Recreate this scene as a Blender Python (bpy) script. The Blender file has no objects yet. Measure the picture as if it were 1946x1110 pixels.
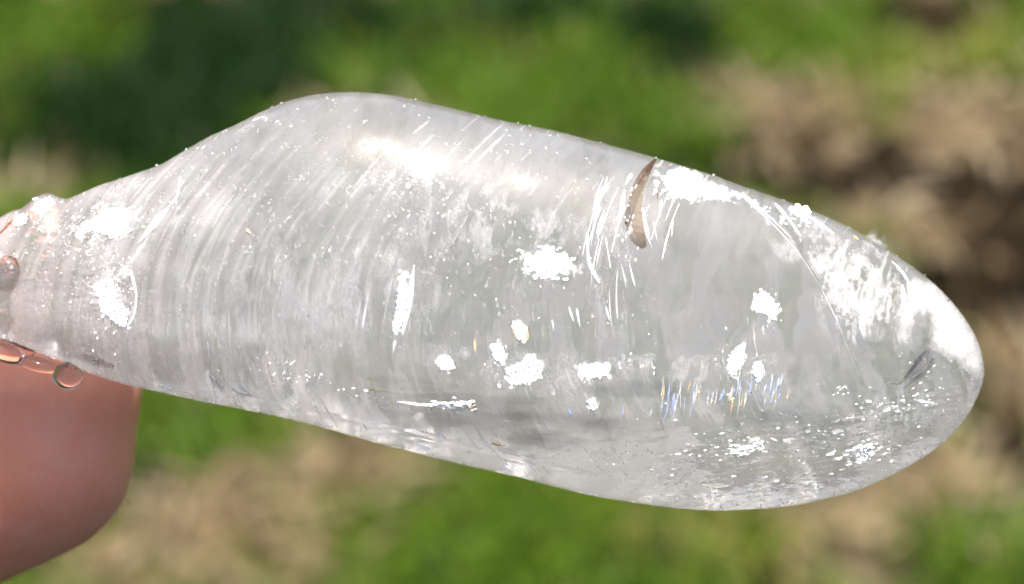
import bpy, bmesh, math, random
import numpy as np
from mathutils import Vector, Matrix

rng = np.random.default_rng(7)
random.seed(7)
S = bpy.context.scene
COL = S.collection
MM = 0.001

# ------------------------------------------------------------------ camera, world, sun, exposure
PITCH = 40.0                                   # camera looks down by this much
HOLD = Vector((0.0, 0.0, 0.90))                # where the crystal is held above the lawn
ROT = Matrix.Rotation(math.radians(90 - PITCH), 3, 'X')
DIST = 156.0                                   # lens to crystal, mm
cam_d = bpy.data.cameras.new('camera')
cam = bpy.data.objects.new('camera', cam_d)
COL.objects.link(cam)
cam.location = HOLD + ROT @ Vector((0, 0, DIST * MM))
cam.rotation_euler = (math.radians(90 - PITCH), 0, 0)
cam_d.sensor_width = 36
cam_d.lens = 72.2
cam_d.clip_start = 0.005
cam_d.clip_end = 500
cam_d.dof.use_dof = True
cam_d.dof.focus_distance = (DIST - 6.5) * MM
cam_d.dof.aperture_fstop = 24
cam_d.dof.aperture_blades = 0
S.camera = cam

SUN_EL, SUN_AZ = 79.0, 158.0                    # azimuth measured to the right of straight behind the camera
e, a = math.radians(SUN_EL), math.radians(SUN_AZ)
SUN = Vector((math.cos(e) * math.sin(a), -math.cos(e) * math.cos(a), math.sin(e)))
world = bpy.data.worlds.new('World')
S.world = world
world.use_nodes = True
wn = world.node_tree
sky = wn.nodes.new('ShaderNodeTexSky')
sky.sky_type = 'NISHITA'
sky.sun_disc = False
sky.dust_density = 5.0
sky.ozone_density = 1.0
sky.air_density = .8
sky.sun_elevation = e
sky.sun_rotation = math.atan2(SUN.x, SUN.y)
wn.links.new(sky.outputs[0], wn.nodes['Background'].inputs[0])
wn.nodes['Background'].inputs[1].default_value = 0.14
sl = bpy.data.lights.new('sun', 'SUN')
sl.energy = 5.0
sl.angle = math.radians(0.53)
sl.color = (1.0, 0.955, 0.89)
so = bpy.data.objects.new('sun', sl)
so.rotation_euler = SUN.to_track_quat('Z', 'Y').to_euler()
COL.objects.link(so)
vs = S.view_settings
vs.view_transform = 'Standard'
vs.look = 'None'
vs.exposure = 0.55
vs.gamma = 1.0
vs.use_curve_mapping = False
cy = S.cycles
cy.use_denoising = True
cy.max_bounces = 40
cy.transmission_bounces = 30
cy.transparent_max_bounces = 40
cy.glossy_bounces = 16
cy.diffuse_bounces = 4
cy.sample_clamp_indirect = 20.0
cy.blur_glossy = 0.5
cy.volume_bounces = 24

# ------------------------------------------------------------------ helpers
U = 0.0401                                     # one drawing unit of the crystal's pattern sheet, in mm
def X2(px): return (px - 973.0) * U
def Y2(py): return (555.0 - py) * U
RINV = ROT.transposed()
SUNL = np.array(RINV @ SUN)

def link(o, parent=None):
    COL.objects.link(o)
    if parent: o.parent = parent
    return o
def empty(name, label, cat, group=None, local=True):
    o = link(bpy.data.objects.new(name, None))
    o.empty_display_size = 0.01
    o['label'] = label; o['category'] = cat
    if group: o['group'] = group
    if local:
        o.location = HOLD; o.rotation_euler = (math.radians(90 - PITCH), 0, 0)
    return o
def mesh_np(name, verts, faces, mat, parent=None, smooth=True, local=False):
    """verts (n,3) metres; faces list of tuples or (m,k) array"""
    me = bpy.data.meshes.new(name)
    verts = np.asarray(verts, np.float32)
    if isinstance(faces, np.ndarray):
        m, k = faces.shape
        me.vertices.add(len(verts)); me.vertices.foreach_set('co', verts.ravel())
        me.loops.add(m * k); me.loops.foreach_set('vertex_index', faces.astype(np.int32).ravel())
        me.polygons.add(m)
        me.polygons.foreach_set('loop_start', np.arange(0, m * k, k, dtype=np.int32))
        me.update(calc_edges=True)
    else:
        me.from_pydata(verts.tolist(), [], faces); me.update()
    me.polygons.foreach_set('use_smooth', np.full(len(me.polygons), smooth))
    if mat: me.materials.append(mat)
    o = link(bpy.data.objects.new(name, me), parent)
    if local:
        o.location = HOLD; o.rotation_euler = (math.radians(90 - PITCH), 0, 0)
    return o
def tag(o, label=None, cat=None, group=None, kind=None):
    for k, v in (('label', label), ('category', cat), ('group', group), ('kind', kind)):
        if v: o[k] = v
    return o

class NT:
    def __init__(s, name):
        s.m = bpy.data.materials.new(name); s.m.use_nodes = True
        s.t = s.m.node_tree; s.t.nodes.clear()
        s.out = s.n('ShaderNodeOutputMaterial')
    def n(s, typ, **kw):
        nd = s.t.nodes.new(typ)
        for k, v in kw.items(): setattr(nd, k, v)
        return nd
    def set(s, nd, **kw):
        for k, v in kw.items():
            k = k.replace('_', ' ')
            if hasattr(v, 'is_output'): s.t.links.new(v, nd.inputs[k])
            else: nd.inputs[k].default_value = v
        return nd
    def link(s, a_, b_): s.t.links.new(a_, b_)

# numpy value noise
_tab = np.random.default_rng(3).random((8, 256, 256))
def vnoise(x, y, k=0):
    xi = np.floor(x).astype(int); yi = np.floor(y).astype(int)
    fx = x - xi; fy = y - yi
    fx = fx * fx * (3 - 2 * fx); fy = fy * fy * (3 - 2 * fy)
    t = _tab[k % 8]
    a0 = t[xi & 255, yi & 255]; b0 = t[(xi + 1) & 255, yi & 255]
    c0 = t[xi & 255, (yi + 1) & 255]; d0 = t[(xi + 1) & 255, (yi + 1) & 255]
    return (a0 * (1 - fx) + b0 * fx) * (1 - fy) + (c0 * (1 - fx) + d0 * fx) * fy
def fbm(x, y, k=0, oct_=4):
    s_, amp, tot = 0, 1.0, 0
    for i in range(oct_):
        s_ = s_ + amp * vnoise(x * 2 ** i + 17 * i, y * 2 ** i + 31 * i, k + i); tot += amp; amp *= .5
    return s_ / tot
def sstep(a_, b_, x):
    t = np.clip((x - a_) / (b_ - a_), 0, 1); return t * t * (3 - 2 * t)
def gauss(px, py, cx, cy_, rx, ry, rot=0):
    c, s_ = math.cos(math.radians(rot)), math.sin(math.radians(rot))
    dx, dy = px - cx, py - cy_
    return np.exp(-(((dx * c + dy * s_) / rx) ** 2 + ((-dx * s_ + dy * c) / ry) ** 2))

# ------------------------------------------------------------------ lawn
def noise_color(nt, coord_scale, stops, detail=6, rough=.6):
    tc = nt.n('ShaderNodeNewGeometry')
    nz = nt.n('ShaderNodeTexNoise'); nt.set(nz, Scale=coord_scale, Detail=detail, Roughness=rough)
    nt.link(tc.outputs['Position'], nz.inputs['Vector'])
    cr = nt.n('ShaderNodeValToRGB')
    els = cr.color_ramp.elements
    while len(els) < len(stops): els.new(.5)
    for el, (p, c) in zip(els, stops): el.position = p; el.color = (*c, 1)
    nt.link(nz.outputs['Fac'], cr.inputs[0])
    return nz, cr

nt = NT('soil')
nz, cr = noise_color(nt, 38, [(.3, (.008, .006, .004)), (.58, (.018, .013, .008)), (.8, (.07, .05, .03))])  # kept near black so the bare gaps read as shade
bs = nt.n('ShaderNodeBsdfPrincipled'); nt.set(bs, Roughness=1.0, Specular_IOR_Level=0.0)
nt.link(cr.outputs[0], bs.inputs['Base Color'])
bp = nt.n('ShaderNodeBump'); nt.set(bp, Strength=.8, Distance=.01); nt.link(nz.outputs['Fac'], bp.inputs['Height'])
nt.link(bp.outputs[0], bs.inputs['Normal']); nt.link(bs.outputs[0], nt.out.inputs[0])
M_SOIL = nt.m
# one sheet to the horizon, finer where the lens looks
xs = np.concatenate([-np.geomspace(120, 1.05, 24), np.linspace(-1.0, 1.0, 130), np.geomspace(1.05, 120, 24)])
ys = np.concatenate([-np.geomspace(120, .2, 24), np.linspace(-.15, 2.25, 150), np.geomspace(2.3, 121, 24)])
gx, gy = np.meshgrid(xs, ys, indexing='ij')
gz = (fbm(gx * 14 + 50, gy * 14 + 50, 2) - .55) * .03 + (fbm(gx * 70 + 9, gy * 70 + 5, 4, 2) - .5) * .008
n0, n1 = gx.shape
idx = np.arange(n0 * n1).reshape(n0, n1)
quads = np.stack([idx[:-1, :-1], idx[1:, :-1], idx[1:, 1:], idx[:-1, 1:]], -1).reshape(-1, 4)
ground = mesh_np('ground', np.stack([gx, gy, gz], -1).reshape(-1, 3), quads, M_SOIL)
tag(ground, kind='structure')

# patches of the lawn: (x, y) metres on the ground, radii, kind.  L lush, D dark turf, Y yellow-green, T straw, K bare soil, black in place of shade between clumps
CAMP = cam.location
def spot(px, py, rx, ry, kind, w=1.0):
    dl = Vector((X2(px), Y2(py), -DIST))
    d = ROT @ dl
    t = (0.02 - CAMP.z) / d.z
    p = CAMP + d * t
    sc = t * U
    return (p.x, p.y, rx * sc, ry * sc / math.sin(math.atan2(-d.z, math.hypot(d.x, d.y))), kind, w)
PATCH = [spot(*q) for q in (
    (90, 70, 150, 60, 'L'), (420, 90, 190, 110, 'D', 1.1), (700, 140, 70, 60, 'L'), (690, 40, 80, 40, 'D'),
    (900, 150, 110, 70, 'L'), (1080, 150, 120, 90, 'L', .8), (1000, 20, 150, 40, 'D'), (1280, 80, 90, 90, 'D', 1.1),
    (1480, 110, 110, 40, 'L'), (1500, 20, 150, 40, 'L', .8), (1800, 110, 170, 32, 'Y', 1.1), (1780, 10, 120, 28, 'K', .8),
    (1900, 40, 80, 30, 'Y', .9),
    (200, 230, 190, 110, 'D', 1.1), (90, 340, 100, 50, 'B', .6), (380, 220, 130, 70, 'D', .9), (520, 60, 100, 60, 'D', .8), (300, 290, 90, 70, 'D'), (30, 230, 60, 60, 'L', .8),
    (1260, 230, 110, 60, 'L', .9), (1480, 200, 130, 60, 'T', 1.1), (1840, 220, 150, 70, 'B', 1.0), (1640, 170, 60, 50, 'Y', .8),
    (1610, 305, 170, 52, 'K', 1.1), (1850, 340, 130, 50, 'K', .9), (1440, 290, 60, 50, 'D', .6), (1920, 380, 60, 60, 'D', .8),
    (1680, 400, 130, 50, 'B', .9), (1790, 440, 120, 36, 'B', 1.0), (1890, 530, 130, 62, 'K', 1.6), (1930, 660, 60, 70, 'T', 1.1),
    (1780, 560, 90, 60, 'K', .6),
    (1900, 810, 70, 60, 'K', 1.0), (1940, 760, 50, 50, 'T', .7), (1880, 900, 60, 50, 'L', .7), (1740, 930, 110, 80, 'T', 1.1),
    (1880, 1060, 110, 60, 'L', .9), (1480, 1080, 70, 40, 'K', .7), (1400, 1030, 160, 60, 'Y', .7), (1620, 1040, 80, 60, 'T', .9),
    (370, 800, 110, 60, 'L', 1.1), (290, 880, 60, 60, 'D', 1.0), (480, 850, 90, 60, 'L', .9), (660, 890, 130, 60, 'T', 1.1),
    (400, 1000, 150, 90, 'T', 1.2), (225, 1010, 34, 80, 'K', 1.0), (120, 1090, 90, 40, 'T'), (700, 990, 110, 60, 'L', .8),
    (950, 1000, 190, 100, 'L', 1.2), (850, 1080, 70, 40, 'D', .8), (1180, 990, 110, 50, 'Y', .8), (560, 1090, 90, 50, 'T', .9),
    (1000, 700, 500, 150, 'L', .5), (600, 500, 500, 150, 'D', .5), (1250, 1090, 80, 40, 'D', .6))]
KINDS = 'LDYTKB'
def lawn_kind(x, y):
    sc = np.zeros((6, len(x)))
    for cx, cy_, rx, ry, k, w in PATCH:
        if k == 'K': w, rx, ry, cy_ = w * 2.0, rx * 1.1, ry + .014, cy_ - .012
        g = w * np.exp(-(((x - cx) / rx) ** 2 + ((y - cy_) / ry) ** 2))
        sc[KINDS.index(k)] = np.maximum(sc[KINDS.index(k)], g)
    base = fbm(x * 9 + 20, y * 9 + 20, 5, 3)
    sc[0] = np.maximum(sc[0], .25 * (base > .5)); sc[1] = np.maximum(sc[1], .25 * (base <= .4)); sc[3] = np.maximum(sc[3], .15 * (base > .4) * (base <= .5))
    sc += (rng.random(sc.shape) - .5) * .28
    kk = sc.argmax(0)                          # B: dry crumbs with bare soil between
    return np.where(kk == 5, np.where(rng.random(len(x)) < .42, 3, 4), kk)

def blade_mat(name, stops, transl=.35, rough=.45):
    nt = NT(name)
    at = nt.n('ShaderNodeAttribute', attribute_name='shade')
    cr = nt.n('ShaderNodeValToRGB'); els = cr.color_ramp.elements
    while len(els) < len(stops): els.new(.5)
    for el, (p, c) in zip(els, stops): el.position = p; el.color = (*c, 1)
    nt.link(at.outputs['Fac'], cr.inputs[0])
    b = nt.n('ShaderNodeBsdfPrincipled'); nt.set(b, Roughness=rough, Specular_IOR_Level=.22); nt.link(cr.outputs[0], b.inputs['Base Color'])
    tr = nt.n('ShaderNodeBsdfTranslucent'); nt.link(cr.outputs[0], tr.inputs[0])
    mx = nt.n('ShaderNodeMixShader'); mx.inputs[0].default_value = transl
    nt.link(b.outputs[0], mx.inputs[1]); nt.link(tr.outputs[0], mx.inputs[2]); nt.link(mx.outputs[0], nt.out.inputs[0])
    return nt.m
M_LUSH = blade_mat('lush_grass', [(0, (.045, .105, .006)), (.5, (.105, .195, .013)), (1, (.23, .33, .040))])
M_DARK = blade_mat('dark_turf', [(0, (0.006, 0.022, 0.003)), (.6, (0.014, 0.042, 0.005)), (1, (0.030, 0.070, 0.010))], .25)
M_YELL = blade_mat('yellow_grass', [(0, (0.123, 0.179, 0.016)), (.5, (0.235, 0.267, 0.044)), (1, (0.346, 0.323, 0.112))])
M_STRAW = blade_mat('straw', [(0, (0.136, 0.089, 0.040)), (.5, (0.308, 0.231, 0.126)), (1, (0.493, 0.407, 0.271))], .2, .6)

def blades(name, x, y, length, width, lean, mat, flat):
    n = len(x)
    az = rng.random(n) * 2 * np.pi
    z0 = (fbm(x * 14 + 50, y * 14 + 50, 2) - .55) * .03 - .003
    L = length * (.55 + .9 * rng.random(n)); W = width * (.6 + .8 * rng.random(n))
    le = lean * (.4 + 1.1 * rng.random(n))
    d = np.stack([np.cos(az), np.sin(az)], -1); p = np.stack([-np.sin(az), np.cos(az)], -1)
    V = np.zeros((n, 5, 3))
    for i, (t, w) in enumerate(((0, .8), (0, -.8), (.5, 1), (.5, -1), (1, 0))):
        ang = le * (t * 1.0)
        out = L * t * np.sin(np.clip(le * (.35 + .65 * t), 0, 1.5)); up = L * t * np.cos(np.clip(le * (.35 + .65 * t), 0, 1.5))
        V[:, i, :2] = np.stack([x, y], -1) + d * out[:, None] + p * (w * W / 2)[:, None]
        V[:, i, 2] = z0 + up + (flat * rng.random(n))
    f = np.array([[0, 1, 3], [0, 3, 2], [2, 3, 4]])
    F = (np.arange(n) * 5)[:, None, None] + f[None]
    o = mesh_np(name, V.reshape(-1, 3), F.reshape(-1, 3), mat)
    at = o.data.attributes.new('shade', 'FLOAT', 'POINT')
    sh = np.clip(rng.normal(.5, .25, n), 0, 1)
    at.data.foreach_set('value', np.repeat(sh, 5).astype(np.float32))
    return tag(o, kind='stuff')
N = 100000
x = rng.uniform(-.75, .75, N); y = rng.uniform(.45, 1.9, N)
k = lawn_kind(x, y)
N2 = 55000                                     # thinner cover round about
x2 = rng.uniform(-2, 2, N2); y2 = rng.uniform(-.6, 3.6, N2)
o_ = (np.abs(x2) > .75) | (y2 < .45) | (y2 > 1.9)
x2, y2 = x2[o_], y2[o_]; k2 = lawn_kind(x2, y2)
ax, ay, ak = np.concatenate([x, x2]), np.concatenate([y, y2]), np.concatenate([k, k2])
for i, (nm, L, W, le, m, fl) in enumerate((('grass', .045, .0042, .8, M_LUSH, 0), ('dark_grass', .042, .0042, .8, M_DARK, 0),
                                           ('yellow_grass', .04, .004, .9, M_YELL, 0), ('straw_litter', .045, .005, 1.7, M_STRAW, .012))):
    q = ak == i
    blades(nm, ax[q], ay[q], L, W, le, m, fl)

# ------------------------------------------------------------------ quartz crystal
TOP = [(-300, 520), (-285, 492), (-230, 474), (-140, 460), (-50, 436), (0, 416), (26, 402), (46, 396), (62, 385), (80, 372), (97, 368), (112, 374), (130, 379), (152, 372), (200, 352), (300, 318), (345, 295), (400, 263), (450, 240), (500, 215),
       (550, 195), (600, 183), (650, 178), (700, 179), (760, 186), (850, 206), (950, 230), (1050, 250), (1150, 276), (1250, 304),
       (1350, 334), (1450, 368), (1550, 404), (1620, 437), (1680, 472), (1740, 513), (1790, 556), (1830, 604), (1856, 650), (1867, 695)]
BOT = [(-300, 520), (-285, 548), (-230, 572), (-140, 596), (-50, 622), (20, 648), (70, 668), (130, 691), (190, 714), (250, 732), (330, 750), (400, 765), (500, 784), (600, 808), (700, 836),
       (800, 862), (900, 886), (1000, 909), (1100, 934), (1200, 953), (1300, 964), (1400, 966), (1500, 957), (1590, 939), (1650, 919),
       (1720, 885), (1780, 846), (1822, 803), (1850, 760), (1864, 722), (1867, 695)]
def resample(pts, n):
    p = np.array(pts, float)
    # Catmull-Rom through the points, then even arc length with tighter spacing at both ends
    q = np.vstack([2 * p[0] - p[1], p, 2 * p[-1] - p[-2]])
    out = []
    t = np.linspace(0, 1, 24, endpoint=False)[:, None]
    for i in range(1, len(q) - 2):
        p0, p1, p2, p3 = q[i - 1], q[i], q[i + 1], q[i + 2]
        out.append(.5 * ((2 * p1) + (-p0 + p2) * t + (2 * p0 - 5 * p1 + 4 * p2 - p3) * t ** 2 + (-p0 + 3 * p1 - 3 * p2 + p3) * t ** 3))
    c = np.vstack(out + [p[-1:]])
    s_ = np.concatenate([[0], np.cumsum(np.hypot(*np.diff(c, axis=0).T))]); s_ /= s_[-1]
    w = np.linspace(0, 1, n)
    w = w + .10 * (np.sin(2 * np.pi * w) * -1) / (2 * np.pi) * 1.0
    return np.stack([np.interp(w, s_, c[:, 0]), np.interp(w, s_, c[:, 1])], -1)
NS, NF, NB = 1000, 430, 90
T, B = resample(TOP, NS), resample(BOT, NS)
half = np.hypot(*(T - B).T) / 2
dep = half * .70
dep = dep * (1 - .10 * sstep(1100, 1500, (T[:, 0] + B[:, 0]) / 2))
th = np.concatenate([np.linspace(0, np.pi, NF, endpoint=False), np.linspace(np.pi, 2 * np.pi, NB, endpoint=False)])
ct, st = np.cos(th), np.sin(th)
# section a little boxier than an ellipse, broad front face
cc = np.sign(ct) * np.abs(ct) ** .92; ss = np.sign(st) * np.abs(st) ** .86
mid = (T + B) / 2; hv = (T - B) / 2
PXY = mid[:, None, :] + hv[:, None, :] * cc[None, :, None]
Z = (dep[:, None] * ss[None, :]) * U
Z = np.where(Z < 0, Z * .8, Z)
XX, YY = X2(PXY[..., 0]), Y2(PXY[..., 1])
per = DIST / (DIST - Z)
PX, PY = XX * per / U + 973, 555 - YY * per / U          # pattern coordinates on the face turned to the lens
front = np.clip(ss, 0, 1)[None, :] ** .35 * np.ones((NS, 1))

KQ = .0016
Q = PX - KQ * (PY - 610) ** 2                  # growth lines: arcs open to the right
def xcurve(pts, y): p = np.array(pts, float); return np.interp(y, p[:, 1], p[:, 0])
def ycurve(pts, x): p = np.array(pts, float); return np.interp(x, p[:, 0], p[:, 1])
# where things are rough, smooth, clear, milky
lower = sstep(0, 60, PY - ycurve([(200, 720), (500, 740), (800, 770), (1150, 800), (1350, 790), (1600, 760), (1800, 700)], PX)) * sstep(950, 1300, PX)
polish = gauss(PX, PY, 1440, 520, 210, 190) ** .7
polish = np.clip(polish * 1.5, 0, 1) * sstep(3, -3, PX - xcurve([(1330, 300), (1395, 360), (1450, 410), (1500, 460), (1550, 530), (1590, 610), (1620, 690), (1650, 760)], PY))
rightend = sstep(0, 40, PX - xcurve([(1330, 300), (1395, 360), (1450, 410), (1500, 460), (1550, 530), (1590, 610), (1620, 690), (1650, 760)], PY))
leftend = sstep(420, 200, PX)
midlow = gauss(PX, PY, 1000, 740, 420, 130)
stri = fbm(Q / 9, PY / 170, 1, 4)
stri2 = fbm(Q / 26 + 40, PY / 260, 2, 3)
fine = fbm(PX / 5, PY / 5, 3, 3)
rag = fbm((PX - .18 * PY) / 38, (PY + .18 * PX) / 9, 4, 4)
patch = fbm(PX / 90, PY / 70, 5, 4)
H = np.zeros_like(PX)
smask = (1 - .85 * polish) * (1 - .8 * lower) * (1 - .5 * rightend)
band = gauss(PX, PY, 560, 560, 330, 190) + gauss(PX, PY, 1090, 520, 110, 170)
H += (stri - .5) * (.030 * sstep(.42, .62, patch) + .05 * band) * smask + (stri2 - .5) * .07 * smask
H += (fine - .5) * .022 * (1 - .8 * polish) * (.4 + .6 * leftend + .6 * lower)
H += (rag - .5) * .26 * lower + (rag - .5) * .10 * leftend * gauss(PX, PY, 190, 510, 170, 160)
H += (fbm(PX / 70, PY / 45, 6, 3) - .5) * .5 * rightend * (1 - lower) + (fbm(PX / 120, PY / 100, 7, 3) - .5) * .6
H -= .22 * sstep(-5, 7, PX - xcurve([(1330, 300), (1395, 360), (1450, 410), (1500, 460), (1550, 530), (1590, 610), (1620, 690), (1650, 760)], PY)) * sstep(760, 650, PY) + .10 * rightend * sstep(900, 500, PY)
dy = PY - ycurve([(0, 640), (250, 724), (400, 752), (600, 786), (800, 828), (1000, 874), (1150, 905), (1300, 930)], PX)
H -= .12 * np.exp(-(dy / 5) ** 2) * sstep(1300, 1000, PX) + .10 * sstep(0, 14, dy) * sstep(1350, 1000, PX)
arc = np.hypot((PX - 1000) / 1.0, (PY - 720) * 1.15) - 165
H -= .10 * np.exp(-(arc / 7) ** 2) * sstep(760, 830, PY)
ck = PX - xcurve([(1246, 300), (1232, 325), (1206, 365), (1194, 400), (1192, 440), (1206, 470)], PY)
H -= .08 * np.exp(-((ck - 8) / 9) ** 2) * sstep(296, 312, PY) * sstep(480, 440, PY)
pits = rng.uniform(0, 1, (240, 4))
for p0, p1, p2, p3 in pits:
    cx, cy_ = 120 + p0 * 1100, 190 + p1 * 560
    r = 2.5 + 5 * p2 ** 3
    if r < 3: continue
    H -= .05 * p3 * np.exp(-(((PX - cx) / r) ** 2 + ((PY - cy_) / (r * 1.4)) ** 2))
H *= 1 - .6 * sstep(470, 360, PY - .26 * (PX - 800)) * sstep(420, 560, PX) * sstep(1250, 1120, PX)
H *= front * sstep(-.02, .15, ss)[None, :]
# push along the section normal
NX = hv[:, None, 0] * cc[None, :] * 1.0; NY = -hv[:, None, 1] * cc[None, :]; NZ = dep[:, None] * ss[None, :] / .5
nl = np.sqrt(NX ** 2 + NY ** 2 + NZ ** 2) + 1e-6
H += 0
H += (ss < 0)[None, :] * np.clip(-ss * 3, 0, 1)[None, :] * ((fbm(Q / 40, PY / 60, 4, 4) - .5) * .9 + (fbm(PX / 110, PY / 60, 2, 3) - .5) * .8)
XX += H * NX / nl * .6; YY += H * NY / nl * .6; Z += H * NZ / nl

milk = .74 + .25 * (stri - .5) * smask + .25 * (patch - .5)
milk -= .22 * midlow + .12 * lower - .45 * polish
milk += 1.6 * lower * (rag - .5)
milk -= .28 * gauss(PX, PY, 430, 560, 200, 130) * (stri2 < .5)
milk += .3 * leftend * gauss(PX, PY, 190, 500, 150, 140)
wht = gauss(PX, PY, 1790, 610, 80, 90, 20) + .45 * gauss(PX, PY, 1600, 480, 50, 60, 40) + .4 * gauss(PX, PY, 1690, 570, 30, 60) + .55 * gauss(PX, PY, 1300, 350, 60, 30, 15)
wht = np.clip(wht * (.45 + 1.3 * fbm(PX / 45, PY / 40, 3, 4) - .1), 0, 1)
GLINT_PAINT = [(205, 425, 62, 34, -28, 1.0), (215, 560, 30, 66, 5, 1.0), (170, 490, 80, 100, 0, .55), (800, 316, 30, 24, 35, 1.1), (745, 345, 70, 24, 0, .5),  # sun glints painted into the face as ragged white patches
         (1040, 500, 52, 26, 5, 1.3), (845, 690, 17, 14, 30, 1.1), (950, 672, 16, 22, 30, .9), (998, 702, 34, 24, -15, 1.15), (1128, 706, 34, 16, -5, 1.0),
         (1195, 690, 40, 14, 0, .6), (1405, 680, 30, 36, 0, .7), (1455, 590, 24, 44, 0, .75), (1440, 705, 11, 16, 0, 1.1), (1125, 768, 14, 12, 0, .9), (1055, 742, 9, 10, 0, .9),
         (1290, 345, 46, 26, 12, 1.2), (1345, 362, 34, 22, 12, .9), (1440, 392, 60, 10, 30, .8), (1520, 406, 30, 12, 20, .9),
         (1640, 600, 30, 40, 0, .6), (1415, 850, 36, 11, -12, 1.1), 
         (1690, 775, 50, 14, -8, .7), (1350, 880, 160, 50, -8, .5), (1560, 820, 160, 60, -8, .5), (560, 712, 40, 26, 30, .7), (780, 765, 100, 10, 4, .7), (1210, 400, 22, 60, 12, .6)]
gl_noise = .55 * fbm(Q / 7, PY / 34, 2, 3) + .45 * fbm(PX / 9, PY / 9, 6, 3)
gl_low = .3 * fbm(Q / 7, PY / 20, 2, 3) + .7 * fbm((PX + 2 * PY) / 16, (PY + .15 * PX) / 6, 6, 3)
gl_noise = gl_noise * (1 - lower) + gl_low * lower
fsum = np.zeros_like(PX)
for cx, cy_, rx, ry, ro, w in GLINT_PAINT: fsum = np.maximum(fsum, w * gauss(PX, PY, cx, cy_, rx, ry, ro) ** .6)
glints_specks = sstep(.66, .74, fsum * .42 + gl_noise * .95 - .12) * (fsum > .12)
def poly(pts, ragx=5, ragy=9, soft=0):
    """1 inside a polygon whose outline is torn along the growth lines"""
    if soft:
        return sum(poly([(x0 + dx_, y0 + dy_) for x0, y0 in pts], ragx, ragy) for dx_, dy_ in
                   ((soft, 0), (-soft, 0), (0, soft), (0, -soft), (.5 * soft, .5 * soft), (-.5 * soft, .5 * soft), (.5 * soft, -.5 * soft), (-.5 * soft, -.5 * soft))) / 8
    x_ = PX + (fbm(PX / 7, PY / 7, 1, 2) - .5) * 2 * ragx
    y_ = PY + (fbm(Q / 4.5, PY / 30, 5, 2) - .5) * 2.6 * ragy
    c = np.zeros(PX.shape, bool)
    for (x0, y0), (x1, y1) in zip(pts, pts[1:] + pts[:1]):
        if y0 == y1: continue
        c ^= ((y0 > y_) != (y1 > y_)) & (x_ < (x1 - x0) * (y_ - y0) / (y1 - y0) + x0)
    return c.astype(float)
star = []
for i in range(22):
    a_ = 2 * math.pi * i / 22; rr = (1.25 if i % 2 else .72) * random.uniform(.75, 1.15)
    star.append((1040 + 46 * rr * math.cos(a_), 501 + 25 * rr * math.sin(a_)))
for pg, rx_, ry_, *so_ in (  # more glint shapes painted white, the star among them
    ([(1730, 530), (1775, 540), (1830, 600), (1860, 660), (1864, 720), (1845, 705), (1772, 655), (1772, 590), (1735, 588), (1722, 650), (1705, 640)], 5, 6, 9),
    ([(1265, 330), (1300, 318), (1345, 345), (1400, 370), (1385, 385), (1330, 372), (1310, 382), (1275, 372)], 10, 7),
    ([(1560, 470), (1600, 490), (1640, 560), (1680, 520), (1700, 540), (1660, 600), (1640, 640), (1620, 600), (1590, 560), (1565, 520)], 34, 44, 16),
    ([(160, 438), (200, 395), (250, 400), (245, 450), (215, 452), (185, 440)], 7, 7), ([(175, 540), (215, 515), (230, 560), (258, 590), (245, 630), (215, 615), (190, 600)], 7, 16),
    ([(972, 615), (985, 606), (1002, 622), (1000, 648), (984, 645)], 2, 8), (star, 3, 4), ([(62, 402), (78, 382), (98, 376), (108, 384), (92, 398), (75, 408)], 5, 4), ([(28, 424), (40, 408), (56, 406), (54, 418), (38, 430)], 5, 4),
    ([(810, 766), (870, 762), (902, 758), (900, 772), (860, 778), (815, 772)], 4, 4), ([(765, 510), (776, 508), (775, 590), (752, 640), (746, 620), (758, 570)], 3, 8),
    ([(963, 700), (990, 690), (1005, 672), (1030, 690), (1028, 715), (1000, 725), (968, 730)], 4, 9), ([(930, 655), (950, 650), (962, 675), (955, 690), (938, 676)], 3, 9),
    ([(1100, 690), (1160, 690), (1155, 712), (1115, 718), (1100, 712)], 4, 8), ([(832, 680), (850, 672), (864, 695), (850, 705), (835, 692)], 3, 5),
    ([(1385, 858), (1445, 840), (1446, 852), (1400, 866)], 8, 3), 
    ([(1430, 690), (1448, 690), (1446, 718), (1434, 716)], 1, 4)):
    glints_specks = np.maximum(glints_specks, poly(pg, rx_, ry_, *so_) * (.8 + .2 * (fine > .45)))
grain = fbm(PX / 4.2, PY / 5.5, 0, 2)
glints_specks = np.maximum(glints_specks, .8 * sstep(.83, .89, grain - .16 + .30 * (fbm(PX / 45, PY / 40, 1, 3)) + .06 * gauss(PX, PY, 760, 430, 380, 130) + .14 * leftend * gauss(PX, PY, 190, 510, 130, 150) + .10 * lower - .2 * polish))  # plain white specks, then streaks, join the painted glints
glints_specks = np.maximum(glints_specks, .7 * sstep(.70, .80, fbm(Q / 4.5, PY / 60, 3, 3) + .28 * (patch - .55) - .05 + .06 * gauss(PX, PY, 620, 590, 260, 130)) * smask)
glints_specks = glints_specks * (ss > 0)[None, :]
dk = .6 * poly([(1735, 592), (1774, 592), (1774, 655), (1735, 662)], 3, 3) + .5 * gauss(PX, PY, 1685, 460, 20, 14, 30) + .45 * gauss(PX, PY, 1000, 800, 200, 40, 5) + .3 * gauss(PX, PY, 720, 720, 120, 30, 10) + gauss(PX, PY, 1745, 685, 20, 42, 35) + .6 * gauss(PX, PY, 1500, 720, 14, 60, 8) + .5 * gauss(PX, PY, 1520, 780, 110, 30)
wht = np.maximum(wht, glints_specks)  # painted glints join the white mask
milk = milk * (1 - .5 * sstep(420, 800, PX) * sstep(330, 560, PY)) 
milk = np.clip(milk + .5 * wht - .6 * dk, .08, .97)
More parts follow.
